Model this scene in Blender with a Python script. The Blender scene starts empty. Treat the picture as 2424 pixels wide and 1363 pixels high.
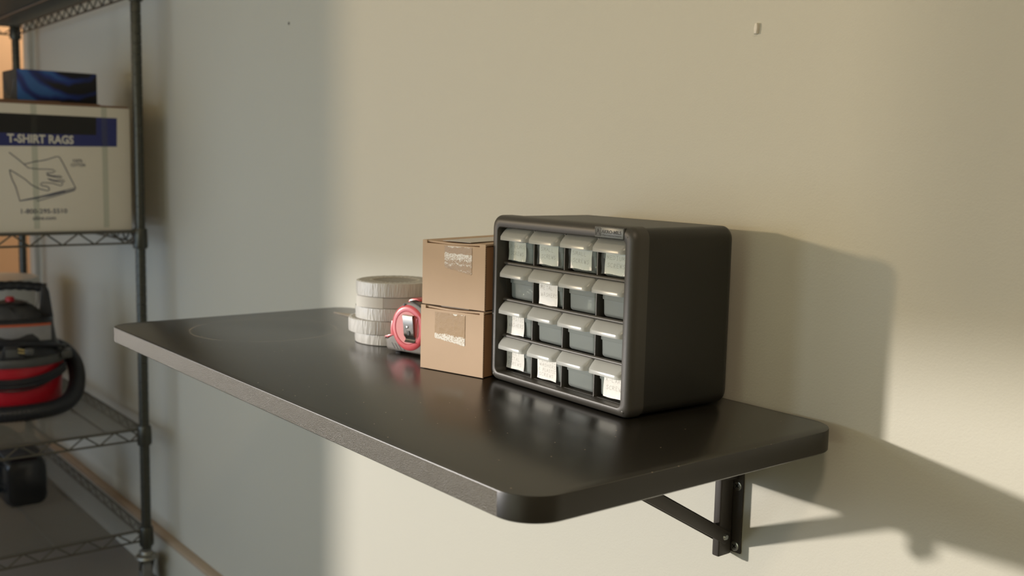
import bpy, bmesh, math, random
from mathutils import Vector, Matrix, Euler, Quaternion, noise as mnoise

random.seed(7)
SC = bpy.context.scene
COL = SC.collection
FLOOR = 0.883            # table top is written at z = 0 below and lifted by this at the end
WALL_Y = 0.456
PI = math.pi

# ------------------------------------------------------------------ materials
def new_mat(name):
    m = bpy.data.materials.new(name); m.use_nodes = True
    nt = m.node_tree; b = nt.nodes['Principled BSDF']
    return m, nt, b

def pmat(name, col, rough=.5, metal=0., spec=.5, bump=None, coat=0., coat_rough=.1, var=None, trans=0., alpha=1., ior=1.45, aniso_scale=None):
    """bump=(scale, strength, distance); var=(scale, amount) colour variation; object coordinates throughout"""
    m, nt, b = new_mat(name)
    b.inputs['Base Color'].default_value = (*col, 1)
    b.inputs['Roughness'].default_value = rough
    b.inputs['Metallic'].default_value = metal
    b.inputs['Specular IOR Level'].default_value = spec
    b.inputs['Coat Weight'].default_value = coat
    b.inputs['Coat Roughness'].default_value = coat_rough
    b.inputs['Transmission Weight'].default_value = trans
    b.inputs['Alpha'].default_value = alpha
    b.inputs['IOR'].default_value = ior
    tc = nt.nodes.new('ShaderNodeTexCoord')
    src = tc.outputs['Object']
    if aniso_scale:
        mp = nt.nodes.new('ShaderNodeMapping'); mp.inputs['Scale'].default_value = aniso_scale
        nt.links.new(src, mp.inputs['Vector']); src = mp.outputs['Vector']
    if bump:
        n = nt.nodes.new('ShaderNodeTexNoise'); n.inputs['Scale'].default_value = bump[0]; n.inputs['Detail'].default_value = 3
        nt.links.new(src, n.inputs['Vector'])
        bp = nt.nodes.new('ShaderNodeBump'); bp.inputs['Strength'].default_value = bump[1]; bp.inputs['Distance'].default_value = bump[2]
        nt.links.new(n.outputs['Fac'], bp.inputs['Height']); nt.links.new(bp.outputs['Normal'], b.inputs['Normal'])
        if coat: nt.links.new(bp.outputs['Normal'], b.inputs['Coat Normal'])
    if var:
        n = nt.nodes.new('ShaderNodeTexNoise'); n.inputs['Scale'].default_value = var[0]; n.inputs['Detail'].default_value = 4
        nt.links.new(src, n.inputs['Vector'])
        r = nt.nodes.new('ShaderNodeMapRange'); r.inputs['To Min'].default_value = 1 - var[1]; r.inputs['To Max'].default_value = 1 + var[1]
        nt.links.new(n.outputs['Fac'], r.inputs['Value'])
        h = nt.nodes.new('ShaderNodeHueSaturation'); h.inputs['Color'].default_value = (*col, 1)
        nt.links.new(r.outputs['Result'], h.inputs['Value']); nt.links.new(h.outputs['Color'], b.inputs['Base Color'])
    return m

M = {}
M['wall'] = pmat('beige_wall_paint', (.565, .548, .468), .62, bump=(420, .12, .002), var=(2.0, .02), spec=.35)
M['peach'] = pmat('peach_wall', (.80, .53, .33), .7, bump=(300, .1, .002))  # even peach base colour for the far left wall
M['trimwhite'] = pmat('cream_trim_paint', (.62, .58, .49), .5)
M['ledge'] = pmat('bare_wood_ledge', (.47, .36, .25), .6, var=(30, .15))
M['floor'] = pmat('grey_concrete_floor', (.22, .20, .175), .55, bump=(60, .1, .003), var=(5, .15))
M['ceiling'] = pmat('ceiling_paint', (.66, .62, .54), .8)

# tabletop laminate: black, faint sheen, dust specks and a scuffed ring on top
def laminate():
    m, nt, b = new_mat('black_laminate')
    b.inputs['Roughness'].default_value = .245
    b.inputs['Specular IOR Level'].default_value = 1.0; b.inputs['IOR'].default_value = 1.6
    tc = nt.nodes.new('ShaderNodeTexCoord')
    L = nt.links.new
    # fine orange peel
    n = nt.nodes.new('ShaderNodeTexNoise'); n.inputs['Scale'].default_value = 700; n.inputs['Detail'].default_value = 2
    L(tc.outputs['Object'], n.inputs['Vector'])
    bp = nt.nodes.new('ShaderNodeBump'); bp.inputs['Strength'].default_value = .06; bp.inputs['Distance'].default_value = .0005
    L(n.outputs['Fac'], bp.inputs['Height']); L(bp.outputs['Normal'], b.inputs['Normal'])
    # dust specks
    v = nt.nodes.new('ShaderNodeTexVoronoi'); v.inputs['Scale'].default_value = 55; v.voronoi_dimensions = '2D'
    L(tc.outputs['Object'], v.inputs['Vector'])
    lt = nt.nodes.new('ShaderNodeMath'); lt.operation = 'LESS_THAN'; lt.inputs[1].default_value = .040
    L(v.outputs['Distance'], lt.inputs[0])
    sel = nt.nodes.new('ShaderNodeSeparateColor'); L(v.outputs['Color'], sel.inputs['Color'])
    gt = nt.nodes.new('ShaderNodeMath'); gt.operation = 'GREATER_THAN'; gt.inputs[1].default_value = .92
    L(sel.outputs['Red'], gt.inputs[0])
    sp = nt.nodes.new('ShaderNodeMath'); sp.operation = 'MULTIPLY'; L(lt.outputs[0], sp.inputs[0]); L(gt.outputs[0], sp.inputs[1])
    # scuffed ring, centre (-.919, .208), radius .122, broken up by noise
    mp = nt.nodes.new('ShaderNodeMapping'); mp.vector_type = 'POINT'
    mp.inputs['Location'].default_value = (.919, -.195, 0)
    L(tc.outputs['Object'], mp.inputs['Vector'])
    sx = nt.nodes.new('ShaderNodeSeparateXYZ'); L(mp.outputs['Vector'], sx.inputs['Vector'])
    cb = nt.nodes.new('ShaderNodeCombineXYZ'); L(sx.outputs['X'], cb.inputs['X']); L(sx.outputs['Y'], cb.inputs['Y'])
    ln = nt.nodes.new('ShaderNodeVectorMath'); ln.operation = 'LENGTH'; L(cb.outputs['Vector'], ln.inputs[0])
    wob = nt.nodes.new('ShaderNodeTexNoise'); wob.inputs['Scale'].default_value = 9; wob.inputs['Detail'].default_value = 3
    L(tc.outputs['Object'], wob.inputs['Vector'])
    wa = nt.nodes.new('ShaderNodeMath'); wa.operation = 'MULTIPLY_ADD'; wa.inputs[1].default_value = .012
    L(wob.outputs['Fac'], wa.inputs[0]); L(ln.outputs['Value'], wa.inputs[2])
    df = nt.nodes.new('ShaderNodeMath'); df.operation = 'SUBTRACT'; df.inputs[1].default_value = .122; L(wa.outputs[0], df.inputs[0])
    ab = nt.nodes.new('ShaderNodeMath'); ab.operation = 'ABSOLUTE'; L(df.outputs[0], ab.inputs[0])
    rg = nt.nodes.new('ShaderNodeMapRange'); rg.inputs['From Min'].default_value = .0; rg.inputs['From Max'].default_value = .0022
    rg.inputs['To Min'].default_value = 1; rg.inputs['To Max'].default_value = 0; L(ab.outputs[0], rg.inputs['Value'])
    br = nt.nodes.new('ShaderNodeTexNoise'); br.inputs['Scale'].default_value = 16; br.inputs['Detail'].default_value = 5
    L(tc.outputs['Object'], br.inputs['Vector'])
    bm_ = nt.nodes.new('ShaderNodeMapRange'); bm_.inputs['From Min'].default_value = .36; bm_.inputs['From Max'].default_value = .52
    L(br.outputs['Fac'], bm_.inputs['Value'])
    ring = nt.nodes.new('ShaderNodeMath'); ring.operation = 'MULTIPLY'; L(rg.outputs['Result'], ring.inputs[0]); L(bm_.outputs['Result'], ring.inputs[1])
    rs = nt.nodes.new('ShaderNodeMath'); rs.operation = 'MULTIPLY'; rs.inputs[1].default_value = .55; L(ring.outputs[0], rs.inputs[0])
    ss = nt.nodes.new('ShaderNodeMath'); ss.operation = 'MULTIPLY'; ss.inputs[1].default_value = .9; L(sp.outputs[0], ss.inputs[0])
    mx = nt.nodes.new('ShaderNodeMath'); mx.operation = 'MAXIMUM'; L(rs.outputs[0], mx.inputs[0]); L(ss.outputs[0], mx.inputs[1])
    mix = nt.nodes.new('ShaderNodeMix'); mix.data_type = 'RGBA'
    mix.inputs['A'].default_value = (.016, .014, .0105, 1); mix.inputs['B'].default_value = (.42, .33, .24, 1)
    L(mx.outputs[0], mix.inputs['Factor']); L(mix.outputs['Result'], b.inputs['Base Color'])
    return m
M['laminate'] = laminate()
M['lamedge'] = pmat('smooth_black_edge', (.022, .020, .016), .38, bump=(500, .08, .0006))
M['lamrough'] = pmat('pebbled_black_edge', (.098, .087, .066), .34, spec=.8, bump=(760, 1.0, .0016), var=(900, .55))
M['blackmetal'] = pmat('black_painted_steel', (.060, .053, .046), .42, metal=.2, bump=(800, .15, .0004))
M['zinc'] = pmat('zinc_screw', (.55, .57, .55), .3, metal=1.)
M['darkslot'] = pmat('dark_recess', (.012, .012, .013), .7)
M['casebl'] = pmat('black_polystyrene_case', (.017, .016, .0125), .40, spec=.5, bump=(600, .14, .0005))
M['bezel'] = pmat('charcoal_textured_plastic', (.050, .046, .039), .47, spec=.65, bump=(700, .10, .0004))
M['grid'] = pmat('dark_grey_plastic_grid', (.062, .057, .048), .45, spec=.6)
M['plate'] = pmat('grey_plate', (.17, .18, .17), .35)
M['platetext'] = pmat('dark_plate_print', (.035, .035, .033), .5)
def poly(name, col, tfac, rough=.32):
    """milky translucent polypropylene"""
    m, nt, b = new_mat(name)
    b.inputs['Base Color'].default_value = (*col, 1); b.inputs['Roughness'].default_value = rough
    b.inputs['Specular IOR Level'].default_value = .5
    out = nt.nodes['Material Output']
    tr = nt.nodes.new('ShaderNodeBsdfTransparent'); tr.inputs['Color'].default_value = (.92, .94, .93, 1)
    tl = nt.nodes.new('ShaderNodeBsdfTranslucent'); tl.inputs['Color'].default_value = (*col, 1)
    a = nt.nodes.new('ShaderNodeMixShader'); a.inputs[0].default_value = .35
    nt.links.new(b.outputs[0], a.inputs[1]); nt.links.new(tl.outputs[0], a.inputs[2])
    c = nt.nodes.new('ShaderNodeMixShader'); c.inputs[0].default_value = tfac
    nt.links.new(a.outputs[0], c.inputs[1]); nt.links.new(tr.outputs[0], c.inputs[2])
    nt.links.new(c.outputs[0], out.inputs['Surface'])
    return m
M['polybody'] = poly('milky_drawer_plastic', (.56, .60, .58), .56, .26)
M['polyclear'] = poly('clear_drawer_plastic', (.50, .55, .52), .60, .2)
M['polypull'] = poly('milky_pull_plastic', (.68, .68, .65), .42, .22)
M['paper'] = pmat('paper_label', (.73, .715, .665), .35, coat=.35, coat_rough=.12, bump=(180, .25, .0008))
M['pencil'] = pmat('pencil_writing', (.36, .33, .29), .6)
M['film'] = poly('clear_tape_film', (.80, .82, .79), .93, .08)
M['steelbit'] = pmat('bright_fasteners', (.62, .62, .58), .28, metal=.9)
M['whitebit'] = pmat('white_nylon_bits', (.72, .72, .66), .4)
M['card'] = pmat('kraft_cardboard', (.56, .405, .28), .75, bump=(260, .08, .0006), var=(18, .06))
M['carddark'] = pmat('cut_edge_and_slot_shade', (.13, .072, .036), .9, var=(600, .5), aniso_scale=(1, 1, 1))
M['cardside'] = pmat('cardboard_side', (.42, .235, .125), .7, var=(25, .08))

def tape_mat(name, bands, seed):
    """clear packing tape over cardboard with trapped bubbles, their sparkle painted white; bands = (z0,z1) of the painted zones in 0..1"""
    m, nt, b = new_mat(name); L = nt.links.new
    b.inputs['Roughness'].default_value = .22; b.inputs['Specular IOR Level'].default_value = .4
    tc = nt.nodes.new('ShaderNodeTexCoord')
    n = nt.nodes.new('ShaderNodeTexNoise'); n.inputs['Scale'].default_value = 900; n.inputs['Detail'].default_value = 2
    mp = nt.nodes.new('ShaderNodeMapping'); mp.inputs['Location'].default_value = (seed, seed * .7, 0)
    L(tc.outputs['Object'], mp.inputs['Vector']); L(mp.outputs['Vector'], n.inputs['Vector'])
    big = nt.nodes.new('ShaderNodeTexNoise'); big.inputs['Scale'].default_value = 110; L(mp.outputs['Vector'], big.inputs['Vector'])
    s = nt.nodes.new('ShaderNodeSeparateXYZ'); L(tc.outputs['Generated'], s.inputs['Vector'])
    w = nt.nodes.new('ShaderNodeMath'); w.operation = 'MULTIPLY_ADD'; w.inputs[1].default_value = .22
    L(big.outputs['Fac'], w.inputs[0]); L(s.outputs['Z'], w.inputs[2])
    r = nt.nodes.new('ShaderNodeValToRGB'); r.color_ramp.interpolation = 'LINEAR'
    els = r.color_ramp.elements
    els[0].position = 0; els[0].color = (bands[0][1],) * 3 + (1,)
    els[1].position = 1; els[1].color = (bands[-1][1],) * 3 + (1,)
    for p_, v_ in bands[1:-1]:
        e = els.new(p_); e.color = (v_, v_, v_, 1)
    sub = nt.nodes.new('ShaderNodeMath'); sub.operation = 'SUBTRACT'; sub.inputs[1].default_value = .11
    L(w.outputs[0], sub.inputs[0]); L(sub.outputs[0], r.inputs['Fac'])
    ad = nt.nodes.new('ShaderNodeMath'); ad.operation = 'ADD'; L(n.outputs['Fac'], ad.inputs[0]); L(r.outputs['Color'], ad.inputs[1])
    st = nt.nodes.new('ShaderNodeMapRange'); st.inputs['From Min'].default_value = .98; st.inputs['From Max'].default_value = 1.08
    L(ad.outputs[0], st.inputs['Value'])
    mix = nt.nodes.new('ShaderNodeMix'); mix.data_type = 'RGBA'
    mix.inputs['A'].default_value = (.45, .31, .18, 1); mix.inputs['B'].default_value = (.86, .82, .74, 1)  # white noise colour stands for glints on the bubbles
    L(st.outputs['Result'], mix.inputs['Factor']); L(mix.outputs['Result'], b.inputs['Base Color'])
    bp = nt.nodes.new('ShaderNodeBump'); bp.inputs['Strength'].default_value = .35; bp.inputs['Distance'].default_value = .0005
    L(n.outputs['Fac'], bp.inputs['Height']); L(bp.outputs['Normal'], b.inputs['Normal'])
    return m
M['tapeA'] = tape_mat('glint_painted_tape', [(0, .38), (.12, .42), (.25, .30), (.34, .5), (.42, .34), (.5, .52), (.72, .62), (.78, .0), (.95, .0), (1, .6)], 0)
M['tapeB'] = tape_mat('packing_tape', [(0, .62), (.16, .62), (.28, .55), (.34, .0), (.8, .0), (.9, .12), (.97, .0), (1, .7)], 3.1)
M['tapetop'] = pmat('tape_on_lid', (.50, .44, .38), .25)

# tape rolls
M['rollpaper'] = pmat('off_white_tape_roll', (.60, .575, .52), .55)
M['rollgrey'] = pmat('silver_grey_tape_roll', (.50, .48, .45), .45)
M['rollwrap'] = pmat('shrink_wrapped_roll', (.60, .585, .55), .5, coat=1., coat_rough=.07, bump=(420, 1.0, .0018), aniso_scale=(1, 1, .13))
M['film_top'] = poly('shrink_film', (.66, .62, .55), .35, .15)
M['rollcore'] = pmat('cardboard_core', (.46, .40, .32), .7)
# tape measure
M['tm_red'] = pmat('red_abs', (.60, .10, .115), .34, coat=.3)
M['tm_pink'] = pmat('faded_red_face', (.66, .25, .245), .4)
M['tm_grey'] = pmat('grey_rubber_grip', (.18, .165, .15), .6)
M['tm_black'] = pmat('black_rubber_ribs', (.02, .02, .02), .5)
M['chrome'] = pmat('chrome_clip', (.24, .225, .20), .27, metal=1.)
# rack
M['rackmetal'] = pmat('dark_epoxy_coated_steel', (.075, .075, .062), .34, metal=.75)
M['rackdull'] = pmat('dull_wire', (.10, .092, .074), .42, metal=.5)
M['deckwire'] = pmat('bright_deck_wire', (.26, .25, .22), .38, metal=.6)
M['rubber'] = pmat('grey_caster_tread', (.16, .155, .14), .6)
M['castersteel'] = pmat('zinc_caster', (.30, .29, .25), .35, metal=.7)
M['boxwhite'] = pmat('white_corrugated_board', (.66, .61, .51), .7, var=(6, .04))
M['boxblue'] = pmat('navy_print', (.022, .028, .13), .6)
M['boxblack'] = pmat('black_patch', (.012, .011, .009), .7)
M['boxprint'] = pmat('white_print', (.60, .57, .50), .6)
M['boxink'] = pmat('grey_blue_ink', (.10, .105, .14), .7)
M['brownflap'] = pmat('brown_board', (.20, .11, .065), .8)
M['strip'] = poly('clear_strip', (.80, .76, .68), .965, .2)
M['board'] = pmat('dark_hardboard', (.012, .010, .008), .8)
M['boardedge'] = pmat('brown_board_edge', (.17, .11, .08), .7)
def swirl():
    m, nt, b = new_mat('blue_swirl_carton'); L = nt.links.new
    b.inputs['Roughness'].default_value = .4
    tc = nt.nodes.new('ShaderNodeTexCoord')
    mp = nt.nodes.new('ShaderNodeMapping'); mp.inputs['Location'].default_value = (0, -.035, -.165)
    L(tc.outputs['Object'], mp.inputs['Vector'])
    w = nt.nodes.new('ShaderNodeTexWave'); w.wave_type = 'RINGS'; w.rings_direction = 'X'
    w.inputs['Scale'].default_value = 7.5; w.inputs['Distortion'].default_value = 3.2; w.inputs['Detail'].default_value = 1.2; w.inputs['Detail Scale'].default_value = 2.2
    L(mp.outputs['Vector'], w.inputs['Vector'])
    s = nt.nodes.new('ShaderNodeSeparateXYZ'); L(tc.outputs['Object'], s.inputs['Vector'])
    g = nt.nodes.new('ShaderNodeMapRange'); g.inputs['From Min'].default_value = .07; g.inputs['From Max'].default_value = -.06
    g.inputs['To Min'].default_value = -.22; g.inputs['To Max'].default_value = .45
    L(s.outputs['Y'], g.inputs['Value'])
    ad = nt.nodes.new('ShaderNodeMath'); ad.operation = 'MULTIPLY_ADD'; ad.inputs[1].default_value = .62
    L(w.outputs['Fac'], ad.inputs[0]); L(g.outputs['Result'], ad.inputs[2])
    r = nt.nodes.new('ShaderNodeValToRGB'); e = r.color_ramp.elements
    e[0].position = .22; e[0].color = (.006, .006, .010, 1)
    e[1].position = .55; e[1].color = (.014, .04, .25, 1)
    x = e.new(.9); x.color = (.04, .16, .48, 1)
    L(ad.outputs[0], r.inputs['Fac']); L(r.outputs['Color'], b.inputs['Base Color'])
    return m
M['swirl'] = swirl()
M['boxend'] = pmat('charcoal_carton', (.035, .034, .032), .5)
M['boxendmark'] = pmat('grey_arc_print', (.13, .125, .12), .5)
M['vacred'] = pmat('red_drum', (.45, .012, .022), .33)
M['vacblack'] = pmat('black_vacuum_plastic', (.024, .024, .025), .36)
M['vacgrey'] = pmat('dark_grey_vacuum_band', (.075, .075, .068), .4)
M['vacpanel'] = pmat('grey_panel_label', (.27, .26, .25), .45, var=(35, .25))
M['vacorange'] = pmat('orange_stripe', (.50, .10, .035), .5)
M['hose'] = pmat('black_hose', (.020, .020, .022), .3)
M['brass'] = pmat('brass_prong', (.75, .62, .30), .3, metal=1.)
M['bucket'] = pmat('white_bucket', (.56, .54, .48), .4)
M['sawblack'] = pmat('gloss_black_housing', (.014, .014, .014), .22)
M['sawsteel'] = pmat('dull_blade_steel', (.11, .10, .085), .45, metal=.6)
M['dusty'] = pmat('dusty_black', (.06, .058, .055), .6, var=(45, .5))
M['scrap'] = pmat('masking_tape_scrap', (.46, .40, .33), .6)
M['anchor'] = pmat('pale_wall_plug', (.72, .68, .60), .5)
M['hole'] = pmat('dark_hole', (.06, .05, .045), .9)
M['wood'] = pmat('window_frame_paint', (.6, .57, .5), .5)

# ------------------------------------------------------------------ builders
class MB:
    def __init__(s): s.bm = bmesh.new()
    def merge(s, b, mat=0, M4=None):
        if M4 is not None: bmesh.ops.transform(b, matrix=M4, verts=b.verts)
        for f in b.faces: f.material_index = mat
        me = bpy.data.meshes.new('t'); b.to_mesh(me); b.free(); s.bm.from_mesh(me); bpy.data.meshes.remove(me)
        return s
    def box(s, lo, hi, mat=0, bev=0, seg=2, M4=None):
        b = bmesh.new(); bmesh.ops.create_cube(b, size=1)
        lo, hi = Vector(lo), Vector(hi); c = (lo + hi) / 2; d = hi - lo
        for v in b.verts: v.co = Vector((v.co.x * d.x, v.co.y * d.y, v.co.z * d.z)) + c
        if bev: bmesh.ops.bevel(b, geom=b.edges[:], offset=bev, segments=seg, profile=.5, affect='EDGES')
        return s.merge(b, mat, M4)
    def rings(s, rings, mat=0, closed=True, cap0=False, cap1=False, M4=None, solid=0):
        b = bmesh.new(); vs = [[b.verts.new(p) for p in r] for r in rings]; n = len(rings[0])
        for i in range(len(vs) - 1):
            for j in range(n if closed else n - 1):
                k = (j + 1) % n
                b.faces.new((vs[i][j], vs[i][k], vs[i + 1][k], vs[i + 1][j]))
        if cap0: b.faces.new(list(reversed(vs[0])))
        if cap1: b.faces.new(vs[-1])
        bmesh.ops.recalc_face_normals(b, faces=b.faces)
        if solid: bmesh.ops.solidify(b, geom=b.faces[:], thickness=solid)
        return s.merge(b, mat, M4)
    def lathe(s, prof, mat=0, n=48, M4=None, caps=False):
        rg = [[(r * math.cos(2 * PI * k / n), r * math.sin(2 * PI * k / n), z) for k in range(n)] for r, z in prof]
        return s.rings(rg, mat, True, caps, caps, M4)
    def tube(s, pts, r, n=8, mat=0, closed=False, caps=True, rfun=None):
        P = [Vector(p) for p in pts]; m = len(P); rg = []
        up = None
        for i in range(m):
            if closed: t = (P[(i + 1) % m] - P[i - 1])
            else: t = P[min(i + 1, m - 1)] - P[max(i - 1, 0)]
            t.normalize()
            if up is None:
                a = Vector((0, 0, 1)) if abs(t.z) < .9 else Vector((1, 0, 0)); up = (a - t * a.dot(t)).normalized()
            else:
                up = (up - t * up.dot(t)); up.normalize()
            sd = t.cross(up); rr = rfun(i) if rfun else r
            rg.append([P[i] + up * (rr * math.cos(2 * PI * (k + .5) / n)) + sd * (rr * math.sin(2 * PI * (k + .5) / n)) for k in range(n)])
        if closed: rg.append(rg[0])
        return s.rings(rg, mat, True, caps and not closed, caps and not closed)
    def prism(s, poly, lo, hi, mat=0, axis='z', bev=0, seg=2, M4=None):
        """polygon in the two other axes, extruded along axis; axis y: poly is (x,z); axis x: poly is (y,z)"""
        b = bmesh.new()
        def P(a, c, h): return (a, c, h) if axis == 'z' else ((a, h, c) if axis == 'y' else (h, a, c))
        v0 = [b.verts.new(P(a, c, lo)) for a, c in poly]; v1 = [b.verts.new(P(a, c, hi)) for a, c in poly]
        n = len(poly); f0 = b.faces.new(v0); f1 = b.faces.new(list(reversed(v1)))
        for i in range(n): b.faces.new((v0[i], v1[i], v1[(i + 1) % n], v0[(i + 1) % n]))
        bmesh.ops.recalc_face_normals(b, faces=b.faces)
        if bev:
            ed = [e for e in b.edges if any(f in (f0, f1) for f in e.link_faces)]
            bmesh.ops.bevel(b, geom=ed, offset=bev, segments=seg, profile=.5, affect='EDGES')
        return s.merge(b, mat, M4)
    def sphere(s, c, r, mat=0, sc=(1, 1, 1), u=16, v=10, M4=None):
        b = bmesh.new(); bmesh.ops.create_uvsphere(b, u_segments=u, v_segments=v, radius=r)
        for q in b.verts: q.co = Vector((q.co.x * sc[0], q.co.y * sc[1], q.co.z * sc[2])) + Vector(c)
        return s.merge(b, mat, M4)
    def cyl(s, a, b_, r, n=20, mat=0, r2=None):
        a, b_ = Vector(a), Vector(b_)
        return s.tube([a, b_], r, n, mat, rfun=(lambda i: r if i == 0 else (r2 if r2 is not None else r)))
    def out(s, name, mats, parent=None, loc=None, ang=38):
        me = bpy.data.meshes.new(name); s.bm.to_mesh(me); s.bm.free()
        for m in (mats if isinstance(mats, (list, tuple)) else [mats]): me.materials.append(M[m])
        for p in me.polygons: p.use_smooth = True
        me.set_sharp_from_angle(angle=math.radians(ang))
        o = bpy.data.objects.new(name, me); COL.objects.link(o)
        if parent is not None: o.parent = parent
        if loc is not None: o.location = loc
        return o

def rrect(w, h, r, n=6, cx=0, cy=0):
    """rounded rectangle, counter-clockwise, 4*(n+1) points"""
    r = max(r, 1e-5); pts = []
    for sx, sy, a0 in ((1, 1, 0), (-1, 1, 90), (-1, -1, 180), (1, -1, 270)):
        for k in range(n + 1):
            a = math.radians(a0 + 90 * k / n)
            pts.append((cx + sx * (w / 2 - r) + r * math.cos(a), cy + sy * (h / 2 - r) + r * math.sin(a)))
    return pts

def tag(o, label, cat, group=None, kind=None):
    o['label'] = label; o['category'] = cat
    if group: o['group'] = group
    if kind: o['kind'] = kind
    return o
def thing(name, label, cat, loc=(0, 0, 0), rz=0, group=None, kind=None):
    o = bpy.data.objects.new(name, None); COL.objects.link(o); o.empty_display_size = .05
    o.location = loc; o.rotation_euler = (0, 0, rz)
    return tag(o, label, cat, group, kind)
def struct(o): o['kind'] = 'structure'; return o
def part_copy(o, parent):
    c = o.copy(); COL.objects.link(c); c.parent = parent
    for ch in list(o.children): part_copy(ch, c)
    return c

def text_into(mb, body, w=None, h=None, mat=0, M4=None, bold=0., space=1., lift=.0002):
    """printed word as a thin slab in the XY plane, scaled to width w and/or height h, origin at its lower left corner"""
    cu = bpy.data.curves.new('t', 'FONT'); cu.body = body; cu.offset = bold; cu.space_character = space; cu.resolution_u = 3
    ob = bpy.data.objects.new('t', cu); COL.objects.link(ob)
    bpy.context.view_layer.update()
    me = bpy.data.meshes.new_from_object(ob.evaluated_get(bpy.context.evaluated_depsgraph_get()))
    COL.objects.unlink(ob); bpy.data.objects.remove(ob); bpy.data.curves.remove(cu)
    b = bmesh.new(); b.from_mesh(me); bpy.data.meshes.remove(me)
    xs = [v.co.x for v in b.verts]; ys = [v.co.y for v in b.verts]
    x0, x1, y0, y1 = min(xs), max(xs), min(ys), max(ys)
    sx = w / (x1 - x0) if w else None; sy = h / (y1 - y0) if h else None
    sx = sx or sy; sy = sy or sx
    for v in b.verts: v.co = Vector(((v.co.x - x0) * sx, (v.co.y - y0) * sy, lift))
    mb.merge(b, mat, M4)

# single-stroke hand lettering on a 0..1 x 0..1.4 grid
GL = {
 'A': [[(0, 0), (.5, 1.4), (1, 0)], [(.2, .5), (.85, .55)]],
 'C': [[(.95, 1.2), (.6, 1.4), (.15, 1.1), (.0, .6), (.2, .1), (.6, 0), (.95, .15)]],
 'D': [[(.1, 0), (.1, 1.4), (.6, 1.3), (.95, .8), (.7, .15), (.1, 0)]],
 'E': [[(.9, 1.35), (.1, 1.4), (.1, 0), (.95, .05)], [(.1, .7), (.75, .75)]],
 'G': [[(.95, 1.2), (.6, 1.4), (.15, 1.1), (0, .6), (.25, .05), (.8, .1), (.9, .6), (.5, .6)]],
 'H': [[(.1, 0), (.1, 1.4)], [(.9, 0), (.9, 1.4)], [(.1, .7), (.9, .75)]],
 'I': [[(.5, 0), (.5, 1.4)], [(.2, 1.4), (.8, 1.4)], [(.2, 0), (.8, 0)]],
 'L': [[(.15, 1.4), (.1, 0), (.9, .05)]],
 'M': [[(0, 0), (.15, 1.4), (.5, .4), (.85, 1.4), (1, 0)]],
 'P': [[(.1, 0), (.1, 1.4), (.75, 1.3), (.85, .9), (.1, .6)]],
 'R': [[(.1, 0), (.1, 1.4), (.8, 1.3), (.85, .9), (.1, .7), (.95, 0)]],
 'S': [[(.9, 1.25), (.5, 1.4), (.1, 1.1), (.5, .75), (.9, .4), (.55, 0), (.05, .15)]],
 'T': [[(.5, 0), (.5, 1.4)], [(0, 1.4), (1, 1.38)]],
 'U': [[(.05, 1.4), (.1, .3), (.45, 0), (.85, .3), (.95, 1.4)]],
 'W': [[(0, 1.4), (.25, 0), (.5, 1.0), (.75, 0), (1, 1.4)]],
 'X': [[(0, 0), (1, 1.4)], [(0, 1.4), (1, 0)]],
 '-': [[(.15, .7), (.85, .72)]],
 '&': [[(.9, 1.3), (.2, 1.2), (.6, .75), (.1, .4), (.5, 0), (.95, .2)]],
}
def hand_into(mb, line, x0, z0, w, h, yf, mat, rnd, sw=.00032):
    """a hand-written line on a plane y = const, facing -y"""
    n = len(line); step = w / n; cw = step * .74
    for i, ch in enumerate(line):
        if ch == ' ': continue
        jx, jz, sk = rnd.uniform(-.06, .06) * step, rnd.uniform(-.08, .08) * h, rnd.uniform(-.1, .1)
        for st in GL[ch]:
            P = [(x0 + i * step + jx + (a + sk * b) * cw, z0 + jz + b / 1.4 * h) for a, b in st]
            for (a0, b0), (a1, b1) in zip(P[:-1], P[1:]):
                d = Vector((a1 - a0, b1 - b0)); L = d.length
                if L < 1e-6: continue
                nx, nz = -d.y / L * sw, d.x / L * sw; ex, ez = d.x / L * sw * .6, d.y / L * sw * .6
                b = bmesh.new()
                q = [b.verts.new((px, yf(px, pz), pz)) for px, pz in ((a0 - ex + nx, b0 - ez + nz), (a0 - ex - nx, b0 - ez - nz), (a1 + ex - nx, b1 + ez - nz), (a1 + ex + nx, b1 + ez + nz))]
                b.faces.new(q); mb.merge(b, mat)

# ------------------------------------------------------------------ the room
X0, X1, Y0, Z1 = -3.40, 2.3, -1.62, 1.62      # room limits (z below is relative to the table top)
def slab(name, lo, hi, mat): return struct(MB().box(lo, hi).out(name, mat))
slab('wall_back', (X0, WALL_Y, -FLOOR), (X1 + .12, WALL_Y + .12, Z1), 'wall')
AX, AY0, AY1 = -4.62, -.62, 1.62     # small lit room beyond the open end of the back wall
slab('wall_left', (AX - .12, AY0 - .12, -FLOOR), (AX, AY1 + .12, Z1), 'peach')
slab('wall_alcove_front', (AX, AY0 - .12, -FLOOR), (X0 - .12, AY0, Z1), 'wall')
slab('wall_alcove_back', (AX, AY1, -FLOOR), (X0, AY1 + .12, Z1), 'wall')
slab('wall_alcove_right', (X0, WALL_Y + .12, -FLOOR), (X0 + .12, AY1 + .12, Z1), 'wall')
slab('wall_partition', (X0 - .12, Y0 - .12, -FLOOR), (X0, -.5, Z1), 'wall')
slab('wall_right', (X1, Y0 - .12, -FLOOR), (X1 + .12, WALL_Y, Z1), 'wall')
slab('floor', (AX - .12, Y0 - .12, -FLOOR - .1), (X1 + .12, AY1 + .12, -FLOOR), 'floor')
slab('ceiling', (AX - .12, Y0 - .12, Z1), (X1 + .12, AY1 + .12, Z1 + .1), 'ceiling')
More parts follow.
